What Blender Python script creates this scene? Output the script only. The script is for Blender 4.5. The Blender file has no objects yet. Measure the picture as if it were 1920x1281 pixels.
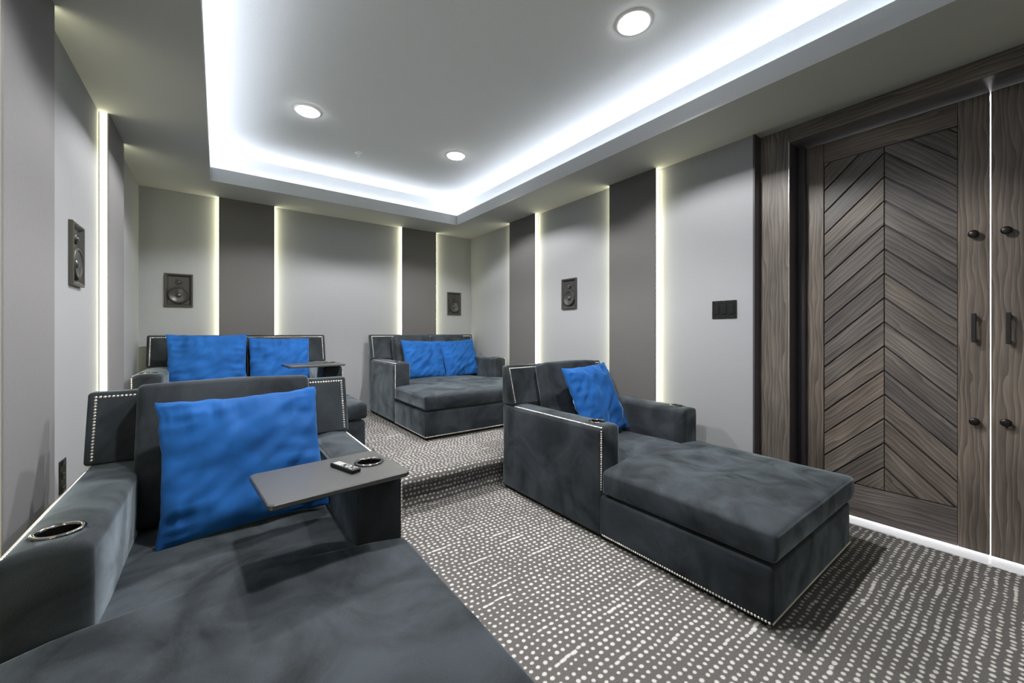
import bpy, bmesh, math, random
from mathutils import Vector, Matrix, noise

random.seed(7)
scene = bpy.context.scene
C = scene.collection
R = math.radians

# ------------------------------------------------------------------ camera
cam_d = bpy.data.cameras.new('camera')
cam = bpy.data.objects.new('camera', cam_d)
C.objects.link(cam)
cam.location = (0, 0, 1.2)
cam.rotation_euler = (R(90), 0, R(-36.557))
cam_d.sensor_width = 36
cam_d.lens = 742 / 1920 * 36
cam_d.shift_y = -16.5 / 1920
cam_d.clip_start = 0.02
scene.camera = cam

# ------------------------------------------------------------------ world + exposure
w = bpy.data.worlds.new('world')
scene.world = w
w.use_nodes = True
w.node_tree.nodes['Background'].inputs[0].default_value = (0.5, 0.55, 0.6, 1)
w.node_tree.nodes['Background'].inputs[1].default_value = 0.05
vs = scene.view_settings
vs.view_transform = 'Standard'
vs.look = 'None'
vs.exposure = 0.22
vs.gamma = 1
vs.use_curve_mapping = False
scene.cycles.max_bounces = 8
scene.cycles.diffuse_bounces = 4
scene.cycles.sample_clamp_indirect = 6

SPOT_W = 195.0          # recessed downlights
COVE_L = 33.0           # cove tape radiance
TAPE_L = 12.0           # wall tape radiance

# ------------------------------------------------------------------ key dimensions
HS = 2.578             # soffit height
ZC = 2.892             # tray ceiling
LIPZ = 2.701
XR, XL_, YB, YF = 2.99, -0.60, 5.05, -2.7       # fabric wall planes
XRD, XLD, YBD = 2.935, -0.553, 5.0              # proud panels
TX0, TX1, TY0, TY1 = -0.06, 2.455, -2.1, 4.497  # tray lip inner edges
TR = 0.115                                      # trough width
PZ = 0.23                                       # platform height
PY = 2.58                                       # riser
XC, XD = 3.08, 3.28                             # door casing and leaf planes
DTOP = 2.478


# ------------------------------------------------------------------ material helpers
def nodes_of(name):
    m = bpy.data.materials.new(name)
    m.use_nodes = True
    nt = m.node_tree
    nt.nodes.clear()
    out = nt.nodes.new('ShaderNodeOutputMaterial')
    return m, nt, out


def N(nt, typ, **kw):
    n = nt.nodes.new(typ)
    for k, v in kw.items():
        if k.startswith('i_'):
            n.inputs[k[2:].replace('_', ' ')].default_value = v
        elif k.startswith('n_'):
            n.inputs[int(k[2:])].default_value = v
        else:
            setattr(n, k, v)
    return n


def math_n(nt, op, a, b=None, c=None, clamp=False):
    n = nt.nodes.new('ShaderNodeMath')
    n.operation = op
    n.use_clamp = clamp
    for i, v in enumerate((a, b, c)):
        if v is None:
            continue
        if isinstance(v, (int, float)):
            n.inputs[i].default_value = v
        else:
            nt.links.new(v, n.inputs[i])
    return n.outputs[0]


def ramp(nt, fac, stops):
    n = nt.nodes.new('ShaderNodeValToRGB')
    e = n.color_ramp.elements
    while len(e) < len(stops):
        e.new(0.5)
    for el, (p, col) in zip(e, stops):
        el.position = p
        el.color = (*col, 1)
    nt.links.new(fac, n.inputs[0])
    return n.outputs[0]


def bump(nt, height, strength, dist):
    b = N(nt, 'ShaderNodeBump')
    b.inputs['Strength'].default_value = strength
    b.inputs['Distance'].default_value = dist
    nt.links.new(height, b.inputs['Height'])
    return b.outputs[0]


def principled(nt, out, **kw):
    p = nt.nodes.new('ShaderNodeBsdfPrincipled')
    for k, v in kw.items():
        k = k.replace('_', ' ')
        if hasattr(v, 'is_linked'):
            nt.links.new(v, p.inputs[k])
        else:
            p.inputs[k].default_value = v
    nt.links.new(p.outputs[0], out.inputs[0])
    return p


def mat_paint(name, col, rough=0.85, var=0.03, scale=180, bstr=0.05):
    m, nt, out = nodes_of(name)
    tc = N(nt, 'ShaderNodeTexCoord')
    nz = N(nt, 'ShaderNodeTexNoise', i_Scale=scale, i_Detail=2.0)
    nt.links.new(tc.outputs['Object'], nz.inputs['Vector'])
    c0 = tuple(c * (1 - var) for c in col)
    c1 = tuple(c * (1 + var) for c in col)
    cr = ramp(nt, nz.outputs[0], [(0.3, c0), (0.7, c1)])
    principled(nt, out, Base_Color=cr, Roughness=rough, Specular_IOR_Level=0.2,
               Normal=bump(nt, nz.outputs[0], bstr, 0.002))
    return m


def mat_fabric(name, col):
    """stretched acoustic fabric: fine weave"""
    m, nt, out = nodes_of(name)
    tc = N(nt, 'ShaderNodeTexCoord')
    mp1 = N(nt, 'ShaderNodeMapping')
    mp1.inputs['Scale'].default_value = (900, 900, 60)
    mp2 = N(nt, 'ShaderNodeMapping')
    mp2.inputs['Scale'].default_value = (90, 90, 900)
    nt.links.new(tc.outputs['Object'], mp1.inputs[0])
    nt.links.new(tc.outputs['Object'], mp2.inputs[0])
    a = N(nt, 'ShaderNodeTexNoise', i_Scale=1.0, i_Detail=1.0)
    b = N(nt, 'ShaderNodeTexNoise', i_Scale=1.0, i_Detail=1.0)
    nt.links.new(mp1.outputs[0], a.inputs['Vector'])
    nt.links.new(mp2.outputs[0], b.inputs['Vector'])
    s = math_n(nt, 'ADD', a.outputs[0], b.outputs[0])
    s = math_n(nt, 'MULTIPLY', s, 0.5)
    cr = ramp(nt, s, [(0.3, tuple(c * 0.9 for c in col)), (0.7, tuple(c * 1.08 for c in col))])
    principled(nt, out, Base_Color=cr, Roughness=0.95, Specular_IOR_Level=0.1,
               Normal=bump(nt, s, 0.15, 0.001))
    return m


def mat_velvet(name, col, sheen_col, sheen=1.0, nap=2.6, contrast=0.35, sheen_rough=0.35):
    m, nt, out = nodes_of(name)
    tc = N(nt, 'ShaderNodeTexCoord')
    oi = N(nt, 'ShaderNodeObjectInfo')
    off = N(nt, 'ShaderNodeVectorMath', operation='ADD')
    nt.links.new(tc.outputs['Object'], off.inputs[0])
    sc = math_n(nt, 'MULTIPLY', oi.outputs['Random'], 37.0)
    nt.links.new(sc, off.inputs[1])
    n1 = N(nt, 'ShaderNodeTexNoise', i_Scale=nap, i_Detail=4.0, i_Roughness=0.55, i_Distortion=1.2)
    nt.links.new(off.outputs[0], n1.inputs['Vector'])
    n2 = N(nt, 'ShaderNodeTexNoise', i_Scale=420.0, i_Detail=2.0)
    nt.links.new(off.outputs[0], n2.inputs['Vector'])
    s = math_n(nt, 'ADD', n1.outputs[0], math_n(nt, 'MULTIPLY', math_n(nt, 'SUBTRACT', n2.outputs[0], 0.5), 0.25))
    lo = tuple(c * (1 - contrast) for c in col)
    hi = tuple(c * (1 + contrast) for c in col)
    cr = ramp(nt, s, [(0.32, lo), (0.68, hi)])
    shw = ramp(nt, s, [(0.3, (sheen * 0.3,) * 3), (0.7, (sheen,) * 3)])
    p = principled(nt, out, Base_Color=cr, Roughness=0.8, Specular_IOR_Level=0.15,
                   Sheen_Roughness=sheen_rough, Normal=bump(nt, s, 0.12, 0.002))
    nt.links.new(shw, p.inputs['Sheen Weight'])
    p.inputs['Sheen Tint'].default_value = (*sheen_col, 1)
    return m


def mat_simple(name, col, rough=0.4, metal=0.0, spec=0.5, bscale=300, bstr=0.03):
    m, nt, out = nodes_of(name)
    tc = N(nt, 'ShaderNodeTexCoord')
    nz = N(nt, 'ShaderNodeTexNoise', i_Scale=bscale, i_Detail=2.0)
    nt.links.new(tc.outputs['Object'], nz.inputs['Vector'])
    cr = ramp(nt, nz.outputs[0], [(0.3, tuple(c * 0.93 for c in col)), (0.7, tuple(min(1, c * 1.07) for c in col))])
    principled(nt, out, Base_Color=cr, Roughness=rough, Metallic=metal, Specular_IOR_Level=spec,
               Normal=bump(nt, nz.outputs[0], bstr, 0.001))
    return m


def mat_emit(name, col, strength):
    m, nt, out = nodes_of(name)
    e = N(nt, 'ShaderNodeEmission')
    e.inputs[0].default_value = (*col, 1)
    e.inputs[1].default_value = strength
    nt.links.new(e.outputs[0], out.inputs[0])
    return m


def mat_wood(name):
    """weathered grey-brown ash, grain along local x"""
    m, nt, out = nodes_of(name)
    tc = N(nt, 'ShaderNodeTexCoord')
    oi = N(nt, 'ShaderNodeObjectInfo')
    off = N(nt, 'ShaderNodeVectorMath', operation='ADD')
    sc = N(nt, 'ShaderNodeCombineXYZ')
    nt.links.new(math_n(nt, 'MULTIPLY', oi.outputs['Random'], 23.0), sc.inputs[0])
    nt.links.new(math_n(nt, 'MULTIPLY', oi.outputs['Random'], 7.3), sc.inputs[1])
    nt.links.new(tc.outputs['Object'], off.inputs[0])
    nt.links.new(sc.outputs[0], off.inputs[1])
    # cathedral figure
    mp = N(nt, 'ShaderNodeMapping')
    mp.inputs['Scale'].default_value = (0.16, 1.0, 1.0)
    nt.links.new(off.outputs[0], mp.inputs[0])
    wv = N(nt, 'ShaderNodeTexWave', wave_type='BANDS', bands_direction='Y', wave_profile='SAW',
           i_Scale=14.0, i_Distortion=9.0, i_Detail=1.5)
    wv.inputs['Detail Scale'].default_value = 1.4
    wv.inputs['Detail Roughness'].default_value = 0.45
    nt.links.new(mp.outputs[0], wv.inputs[0])
    # fine pores
    mp2 = N(nt, 'ShaderNodeMapping')
    mp2.inputs['Scale'].default_value = (5.0, 190.0, 190.0)
    nt.links.new(off.outputs[0], mp2.inputs[0])
    fine = N(nt, 'ShaderNodeTexNoise', i_Scale=1.0, i_Detail=5.0, i_Roughness=0.6)
    nt.links.new(mp2.outputs[0], fine.inputs['Vector'])
    # broad tone
    mp3 = N(nt, 'ShaderNodeMapping')
    mp3.inputs['Scale'].default_value = (1.6, 6.0, 6.0)
    nt.links.new(off.outputs[0], mp3.inputs[0])
    broad = N(nt, 'ShaderNodeTexNoise', i_Scale=1.0, i_Detail=2.0)
    nt.links.new(mp3.outputs[0], broad.inputs['Vector'])
    g = math_n(nt, 'ADD', math_n(nt, 'MULTIPLY', wv.outputs['Fac'], 0.20),
               math_n(nt, 'ADD', math_n(nt, 'MULTIPLY', fine.outputs[0], 0.34),
                      math_n(nt, 'MULTIPLY', broad.outputs[0], 0.52)))
    col = ramp(nt, g, [(0.25, (0.030, 0.027, 0.026)), (0.46, (0.080, 0.070, 0.065)),
                       (0.62, (0.145, 0.127, 0.115)), (0.80, (0.25, 0.222, 0.200))])
    tint = N(nt, 'ShaderNodeMix', data_type='RGBA', blend_type='MULTIPLY')
    tint.inputs['Factor'].default_value = 1.0
    nt.links.new(col, tint.inputs['A'])
    tv = ramp(nt, oi.outputs['Random'], [(0.0, (0.86, 0.87, 0.92)), (0.5, (1.0, 0.99, 0.97)), (1.0, (1.12, 1.04, 0.96))])
    nt.links.new(tv, tint.inputs['B'])
    principled(nt, out, Base_Color=tint.outputs['Result'], Roughness=0.42, Specular_IOR_Level=0.4,
               Normal=bump(nt, g, 0.25, 0.002))
    return m


def mat_carpet(name):
    """grey loop carpet with rows of pale dots; uses UV in metres"""
    m, nt, out = nodes_of(name)
    uv = N(nt, 'ShaderNodeUVMap')
    sep = N(nt, 'ShaderNodeSeparateXYZ')
    nt.links.new(uv.outputs[0], sep.inputs[0])
    P = 0.0315
    # slow wander of the rows
    wn = N(nt, 'ShaderNodeTexNoise', i_Scale=3.2, i_Detail=2.0)
    nt.links.new(uv.outputs[0], wn.inputs['Vector'])
    wsep = N(nt, 'ShaderNodeSeparateColor')
    nt.links.new(wn.outputs['Color'], wsep.inputs[0])
    u0 = math_n(nt, 'DIVIDE', sep.outputs[0], P)
    v0 = math_n(nt, 'DIVIDE', sep.outputs[1], P)
    v = math_n(nt, 'ADD', v0, math_n(nt, 'MULTIPLY', math_n(nt, 'SUBTRACT', wsep.outputs[1], 0.5), 0.9))
    row = math_n(nt, 'FLOOR', v)
    rn = N(nt, 'ShaderNodeTexWhiteNoise', noise_dimensions='1D')
    nt.links.new(row, rn.inputs['W'])
    u = math_n(nt, 'ADD', math_n(nt, 'ADD', u0, math_n(nt, 'MULTIPLY', math_n(nt, 'SUBTRACT', wsep.outputs[0], 0.5), 1.3)),
               math_n(nt, 'MULTIPLY', rn.outputs[0], 3.0))
    colm = math_n(nt, 'FLOOR', u)
    cell = N(nt, 'ShaderNodeCombineXYZ')
    nt.links.new(colm, cell.inputs[0])
    nt.links.new(row, cell.inputs[1])
    cn = N(nt, 'ShaderNodeTexWhiteNoise', noise_dimensions='2D')
    nt.links.new(cell.outputs[0], cn.inputs['Vector'])
    csep = N(nt, 'ShaderNodeSeparateColor')
    nt.links.new(cn.outputs['Color'], csep.inputs[0])
    fu = math_n(nt, 'SUBTRACT', math_n(nt, 'FRACT', u), 0.5)
    fv = math_n(nt, 'SUBTRACT', math_n(nt, 'FRACT', v), 0.5)
    fu = math_n(nt, 'ADD', fu, math_n(nt, 'MULTIPLY', math_n(nt, 'SUBTRACT', csep.outputs[0], 0.5), 0.22))
    fv = math_n(nt, 'ADD', fv, math_n(nt, 'MULTIPLY', math_n(nt, 'SUBTRACT', csep.outputs[1], 0.5), 0.22))
    # streaks: some stretches of a row run together
    sv = N(nt, 'ShaderNodeCombineXYZ')
    nt.links.new(math_n(nt, 'MULTIPLY', u0, 0.10), sv.inputs[0])
    nt.links.new(math_n(nt, 'MULTIPLY', row, 3.71), sv.inputs[1])
    sn = N(nt, 'ShaderNodeTexNoise', i_Scale=1.0, i_Detail=1.0)
    nt.links.new(sv.outputs[0], sn.inputs['Vector'])
    streak = math_n(nt, 'MULTIPLY', math_n(nt, 'SUBTRACT', sn.outputs[0], 0.635), 12.0, clamp=True)
    su = math_n(nt, 'SUBTRACT', 1.0, math_n(nt, 'MULTIPLY', streak, 0.62))
    fu = math_n(nt, 'MULTIPLY', fu, su)
    d = math_n(nt, 'SQRT', math_n(nt, 'ADD', math_n(nt, 'POWER', math_n(nt, 'MULTIPLY', fu, 0.84), 2.0),
                                  math_n(nt, 'POWER', fv, 2.0)))
    pile = N(nt, 'ShaderNodeTexNoise', i_Scale=260.0, i_Detail=2.0)
    nt.links.new(uv.outputs[0], pile.inputs['Vector'])
    big = N(nt, 'ShaderNodeTexNoise', i_Scale=2.3, i_Detail=2.0)
    nt.links.new(uv.outputs[0], big.inputs['Vector'])
    rad = math_n(nt, 'ADD', 0.175, math_n(nt, 'MULTIPLY', csep.outputs[2], 0.09))
    rad = math_n(nt, 'ADD', rad, math_n(nt, 'MULTIPLY', math_n(nt, 'SUBTRACT', big.outputs[0], 0.5), 0.16))
    d = math_n(nt, 'ADD', d, math_n(nt, 'MULTIPLY', math_n(nt, 'SUBTRACT', pile.outputs[0], 0.5), 0.16))
    mask = math_n(nt, 'MULTIPLY', math_n(nt, 'SUBTRACT', rad, d), 9.0)
    mask = math_n(nt, 'ADD', mask, 0.5, clamp=True)
    base = ramp(nt, pile.outputs[0], [(0.3, (0.072, 0.068, 0.066)), (0.7, (0.135, 0.128, 0.124))])
    dotc = ramp(nt, pile.outputs[0], [(0.3, (0.40, 0.388, 0.375)), (0.7, (0.60, 0.58, 0.56))])
    mx = N(nt, 'ShaderNodeMix', data_type='RGBA')
    nt.links.new(mask, mx.inputs['Factor'])
    nt.links.new(base, mx.inputs['A'])
    nt.links.new(dotc, mx.inputs['B'])
    h = math_n(nt, 'ADD', math_n(nt, 'MULTIPLY', mask, 0.8), math_n(nt, 'MULTIPLY', pile.outputs[0], 0.6))
    principled(nt, out, Base_Color=mx.outputs['Result'], Roughness=0.95, Specular_IOR_Level=0.1,
               Normal=bump(nt, h, 0.5, 0.004))
    return m


M = {
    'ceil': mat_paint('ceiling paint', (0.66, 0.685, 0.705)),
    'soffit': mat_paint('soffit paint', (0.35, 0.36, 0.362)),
    'fabric_light': mat_fabric('light grey acoustic fabric', (0.275, 0.283, 0.30)),
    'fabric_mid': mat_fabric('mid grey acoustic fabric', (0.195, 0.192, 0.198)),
    'fabric_dark': mat_fabric('charcoal acoustic fabric', (0.118, 0.115, 0.116)),
    'velvet': mat_velvet('charcoal velvet', (0.025, 0.030, 0.036), (0.60, 0.71, 0.80), 0.95, nap=3.4, contrast=0.55),
    'blue': mat_velvet('blue velvet', (0.010, 0.078, 0.275), (0.32, 0.57, 1.0), 0.65, nap=3.2, contrast=0.22),
    'nail': mat_simple('polished nickel', (0.92, 0.86, 0.82), 0.3, 1.0),
    'chrome': mat_simple('dark chrome', (0.22, 0.21, 0.205), 0.14, 1.0),
    'black': mat_simple('black plastic', (0.005, 0.005, 0.006), 0.4, 0.0, 0.25),
    'cupblack': mat_simple('gloss black liner', (0.004, 0.004, 0.004), 0.25),
    'plinth': mat_simple('black plinth', (0.006, 0.006, 0.006), 0.7),
    'table': mat_simple('satin graphite laminate', (0.055, 0.056, 0.058), 0.33, 0.0, 0.6, 900, 0.06),
    'spk': mat_simple('speaker grey plastic', (0.030, 0.029, 0.028), 0.42, 0.0, 0.35),
    'cone': mat_simple('speaker cone', (0.060, 0.060, 0.060), 0.3, 0.35, 0.5),
    'rubber': mat_simple('rubber surround', (0.012, 0.012, 0.012), 0.5),
    'plate': mat_simple('black wall plate', (0.006, 0.0065, 0.007), 0.55, 0.0, 0.15),
    'white': mat_simple('white enamel', (0.88, 0.88, 0.88), 0.4),
    'thresh': mat_simple('white threshold', (0.75, 0.76, 0.78), 0.35),
    'bronze': mat_simple('dark bronze', (0.035, 0.032, 0.03), 0.32, 0.8),
    'pull': mat_simple('matte black pull', (0.008, 0.008, 0.009), 0.4),
    'wood': mat_wood('grey ash'),
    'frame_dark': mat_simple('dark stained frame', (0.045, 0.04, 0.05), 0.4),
    'button': mat_simple('grey rubber button', (0.28, 0.29, 0.30), 0.5),
    'carpet': mat_carpet('dotted carpet'),
    'tape': mat_emit('warm tape', (1.0, 0.96, 0.62), TAPE_L),
    'cove': mat_emit('cool cove tape', (0.87, 0.91, 1.0), COVE_L),
    'lens': mat_emit('downlight lens', (1.0, 1.0, 0.97), 30.0),
    'hall': mat_paint('hall paint', (0.8, 0.8, 0.8)),
}


# ------------------------------------------------------------------ geometry helpers
def link(name, me, mat, parent=None, loc=(0, 0, 0), rot=(0, 0, 0), smooth=False):
    if mat is not None and not me.materials:
        me.materials.append(mat)
    if smooth:
        for p in me.polygons:
            p.use_smooth = True
    o = bpy.data.objects.new(name, me)
    C.objects.link(o)
    o.parent = parent
    o.location = loc
    o.rotation_euler = rot
    return o


def tag(o, label=None, cat=None, group=None, kind=None):
    for k, v in (('label', label), ('category', cat), ('group', group), ('kind', kind)):
        if v:
            o[k] = v
    return o


def empty(name, loc, rz=0.0):
    o = bpy.data.objects.new(name, None)
    C.objects.link(o)
    o.location = loc
    o.rotation_euler = (0, 0, rz)
    o.empty_display_size = 0.1
    return o


def bm_mesh(bm, name='mesh'):
    bmesh.ops.recalc_face_normals(bm, faces=bm.faces)
    me = bpy.data.meshes.new(name)
    bm.to_mesh(me)
    bm.free()
    return me


def add_box(bm, x0, x1, y0, y1, z0, z1, bev=0.0, seg=2):
    ret = bmesh.ops.create_cube(bm, size=1.0)
    for v in ret['verts']:
        v.co = Vector(((x0 + x1) / 2 + v.co.x * (x1 - x0), (y0 + y1) / 2 + v.co.y * (y1 - y0),
                       (z0 + z1) / 2 + v.co.z * (z1 - z0)))
    if bev > 0:
        es = {e for v in ret['verts'] for e in v.link_edges}
        bmesh.ops.bevel(bm, geom=list(es), offset=bev, segments=seg, affect='EDGES', profile=0.5)


def box(name, mat, x0, x1, y0, y1, z0, z1, parent=None, bev=0.0, seg=2):
    bm = bmesh.new()
    add_box(bm, x0, x1, y0, y1, z0, z1, bev, seg)
    return link(name, bm_mesh(bm, name), mat, parent)


def axis_list(h, r, n):
    """grid lines on -h..h: finer in the rounded ends"""
    i = h - r
    out = [-h, -h + r * 0.32, -h + r * 0.66]
    out += [-i + 2 * i * k / n for k in range(n + 1)]
    out += [h - r * 0.66, h - r * 0.32, h]
    return out


def soft_mesh(sx, sy, sz, r, n=(6, 6, 2), fn=None, extra_y=()):
    """rounded box centred at the origin; fn(p, normalised) moves each point"""
    h = (sx / 2, sy / 2, sz / 2)
    ax = [axis_list(h[k], min(r, h[k] * 0.98), n[k]) for k in range(3)]
    ax[1] = sorted(set(ax[1]) | set(extra_y))
    vid, verts, faces = {}, [], []

    def vert(i, j, k):
        key = (i, j, k)
        if key not in vid:
            q = Vector((ax[0][i], ax[1][j], ax[2][k]))
            rr = [min(r, h[m] * 0.98) for m in range(3)]
            c = Vector([max(-h[m] + rr[m], min(h[m] - rr[m], q[m])) for m in range(3)])
            d = q - c
            if d.length > 1e-9:
                d = d.normalized() * min(rr)
            p = c + d
            if fn:
                p = fn(p, (p.x / h[0], p.y / h[1], p.z / h[2]))
            vid[key] = len(verts)
            verts.append(p)
        return vid[key]
    nx, ny, nz = (len(a) - 1 for a in ax)
    for k in (0, nz):
        for i in range(nx):
            for j in range(ny):
                f = [vert(i, j, k), vert(i + 1, j, k), vert(i + 1, j + 1, k), vert(i, j + 1, k)]
                faces.append(f if k else f[::-1])
    for j in (0, ny):
        for i in range(nx):
            for k in range(nz):
                f = [vert(i, j, k), vert(i + 1, j, k), vert(i + 1, j, k + 1), vert(i, j, k + 1)]
                faces.append(f[::-1] if j else f)
    for i in (0, nx):
        for j in range(ny):
            for k in range(nz):
                f = [vert(i, j, k), vert(i, j + 1, k), vert(i, j + 1, k + 1), vert(i, j, k + 1)]
                faces.append(f if i else f[::-1])
    me = bpy.data.meshes.new('soft')
    me.from_pydata([tuple(v) for v in verts], [], faces)
    me.update()
    return me


def nail_mesh(pts, rad=0.0056):
    """domed nail heads; pts = [(position, outward normal)]"""
    verts, faces = [], []
    for p, nrm in pts:
        p, nrm = Vector(p), Vector(nrm).normalized()
        a = nrm.orthogonal().normalized()
        b = nrm.cross(a)
        base = len(verts)
        for ring, (rr, hh) in enumerate(((1.0, -0.05), (0.78, 0.38))):
            for k in range(7):
                t = 2 * math.pi * k / 7
                verts.append(p + (a * math.cos(t) + b * math.sin(t)) * rad * rr + nrm * rad * hh)
        verts.append(p + nrm * rad * 0.62)
        for k in range(7):
            k2 = (k + 1) % 7
            faces.append((base + k, base + k2, base + 7 + k2, base + 7 + k))
            faces.append((base + 7 + k, base + 7 + k2, base + 14))
    me = bpy.data.meshes.new('nails')
    me.from_pydata([tuple(v) for v in verts], [], faces)
    me.update()
    return me


def nail_line(a, b, nrm, pitch=0.0132):
    a, b = Vector(a), Vector(b)
    n = max(1, round((b - a).length / pitch))
    return [(a + (b - a) * (k / n), nrm) for k in range(n + 1)]


def lathe_mesh(profile, seg=32, close=False):
    """profile = [(radius, z)] turned about z"""
    verts, faces = [], []
    for r_, z_ in profile:
        for k in range(seg):
            t = 2 * math.pi * k / seg
            verts.append((r_ * math.cos(t), r_ * math.sin(t), z_))
    n = len(profile)
    for i in range(n - 1):
        for k in range(seg):
            k2 = (k + 1) % seg
            faces.append((i * seg + k, i * seg + k2, (i + 1) * seg + k2, (i + 1) * seg + k))
    if close:
        faces.append(tuple(range(seg))[::-1])
        faces.append(tuple((n - 1) * seg + k for k in range(seg)))
    me = bpy.data.meshes.new('lathe')
    me.from_pydata(verts, [], faces)
    me.update()
    return me


def poly_prism(pts, z0, z1, bev=0.0):
    """extruded 2-d polygon (local xy), bevelled top edge"""
    bm = bmesh.new()
    vs_ = [bm.verts.new((x, y, z0)) for x, y in pts]
    f = bm.faces.new(vs_)
    ret = bmesh.ops.extrude_face_region(bm, geom=[f])
    top = [g for g in ret['geom'] if isinstance(g, bmesh.types.BMVert)]
    for v in top:
        v.co.z = z1
    if bev > 0:
        ts = set(top)
        es = [e for e in bm.edges if e.verts[0] in ts and e.verts[1] in ts]
        bmesh.ops.bevel(bm, geom=es, offset=bev, segments=2, affect='EDGES', profile=0.5)
    return bm_mesh(bm)


# ------------------------------------------------------------------ FLOOR and platform
def carpet_strip(name, x0, x1, path, parent=None):
    """carpet following a y-z path, UV in metres along the path"""
    bm = bmesh.new()
    uvl = bm.loops.layers.uv.new('UVMap')
    s, prev, rows = path[0][0], None, []
    for y, z in path:
        if prev:
            s += math.hypot(y - prev[0], z - prev[1])
        prev = (y, z)
        rows.append((bm.verts.new((x0, y, z)), bm.verts.new((x1, y, z)), s))
    for a, b in zip(rows, rows[1:]):
        f = bm.faces.new((a[0], a[1], b[1], b[0]))
        f.smooth = True
        for l, (u, v) in zip(f.loops, ((x0, a[2]), (x1, a[2]), (x1, b[2]), (x0, b[2]))):
            l[uvl].uv = (u, v)
    me = bpy.data.meshes.new(name)
    bm.to_mesh(me)
    bm.free()
    return link(name, me, M['carpet'], parent)


fl = carpet_strip('floor', -0.75, 3.205, [(YF - 0.1, 0.0), (PY + 0.03, 0.0)])
tag(fl, 'grey carpet with rows of pale dots on the lower floor', 'floor', kind='structure')
nose = [(PY + 0.012, -0.005), (PY + 0.01, 0.13), (PY + 0.004, 0.150), (PY - 0.022, 0.158), (PY - 0.037, 0.170), (PY - 0.043, 0.186),
        (PY - 0.041, 0.203), (PY - 0.030, 0.219), (PY - 0.010, 0.228), (PY + 0.02, PZ), (PY + 0.4, PZ), (YB + 0.05, PZ)]
pf = carpet_strip('platform_floor', -0.75, 3.05, nose)
tag(pf, 'raised carpeted platform with a rounded step edge under the rear seats', 'platform', kind='structure')

# ------------------------------------------------------------------ WALLS
TOPZ = HS + 0.01


def light_tape(parent, p0, p1, nrm, width_dir, width, mat, name='light_tape'):
    """slim diffuser channel: emissive face with a shallow aluminium-free body, from p0 to p1"""
    p0, p1, nrm, wd = Vector(p0), Vector(p1), Vector(nrm), Vector(width_dir)
    q = [p0 - wd * width / 2, p0 + wd * width / 2, p1 + wd * width / 2, p1 - wd * width / 2]
    me = bpy.data.meshes.new(name)
    vs_ = [tuple(v + nrm * 0.003) for v in q] + [tuple(v) for v in q]
    fs = [(0, 1, 2, 3), (0, 4, 5, 1), (1, 5, 6, 2), (2, 6, 7, 3), (3, 7, 4, 0)]
    me.from_pydata(vs_, [], fs)
    bm = bmesh.new()
    bm.from_mesh(me)
    bmesh.ops.recalc_face_normals(bm, faces=bm.faces)
    bm.to_mesh(me)
    bm.free()
    return link(name, me, mat, parent)


wall_back = box('wall_back', M['fabric_light'], XL_ - 0.15, 3.5, YB, YB + 0.12, -0.05, HS + 0.5)
tag(wall_back, 'light grey fabric rear wall between charcoal panels with glowing edges', 'wall', kind='structure')
wall_left = box('wall_left', M['fabric_light'], XL_ - 0.12, XL_, YF, YB, -0.05, HS + 0.5)
tag(wall_left, 'light grey fabric side wall beside the bed-like chaise and outlet', 'wall', kind='structure')
WE = 1.2138           # where the fabric wall ends at the door recess
SEAM = 0.1745
WE2 = 2 * SEAM - WE
bm = bmesh.new()
add_box(bm, XR, XR + 0.6, WE, YB, -0.05, HS + 0.5)
add_box(bm, XR, XR + 0.6, YF, WE2, -0.05, HS + 0.5)
wall_right = link('wall_right', bm_mesh(bm), M['fabric_light'])
tag(wall_right, 'light grey fabric side wall with the switch plate next to the wooden door', 'wall', kind='structure')
wall_front = box('wall_front', M['fabric_dark'], XL_ - 0.12, 3.6, YF - 0.12, YF, -0.05, HS + 0.5)
tag(wall_front, 'charcoal screen-end wall facing all the seats', 'wall', kind='structure')

TW = 0.034
for x0, x1 in ((0.0, 0.492), (1.922, 2.410)):
    p = box('accent_panel', M['fabric_dark'], x0, x1, YBD, YB, PZ, TOPZ, wall_back, 0.004, 1)
    ym = (YB + YBD) / 2 + 0.002
    light_tape(p, (x0, ym, PZ), (x0, ym, HS), (-1, 0, 0), (0, 1, 0), TW, M['tape'])
    light_tape(p, (x1, ym, PZ), (x1, ym, HS), (1, 0, 0), (0, 1, 0), TW, M['tape'])
for y0, y1 in ((3.518, 4.017), (1.944, 2.434), (-1.55, -1.06)):
    zb = PZ if y0 > PY else 0.0
    p = box('accent_panel', M['fabric_dark'], XRD, XR, y0, y1, zb, TOPZ, wall_right, 0.004, 1)
    xm = (XR + XRD) / 2 + 0.002
    light_tape(p, (xm, y0, zb), (xm, y0, HS), (0, -1, 0), (1, 0, 0), TW, M['tape'])
    light_tape(p, (xm, y1, zb), (xm, y1, HS), (0, 1, 0), (1, 0, 0), TW, M['tape'])
for y0, y1 in ((3.51, 3.997), (1.985, 2.483), (0.45, 0.94), (-1.1, -0.6)):
    zb = PZ if y0 > PY else 0.0
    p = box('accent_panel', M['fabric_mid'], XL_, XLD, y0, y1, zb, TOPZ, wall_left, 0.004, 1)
    xm = (XL_ + XLD) / 2 - 0.002
    light_tape(p, (xm, y0, zb), (xm, y0, HS), (0, -1, 0), (1, 0, 0), TW - 0.004, M['tape'])
    light_tape(p, (xm, y1, zb), (xm, y1, HS), (0, 1, 0), (1, 0, 0), TW - 0.004, M['tape'])

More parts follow.
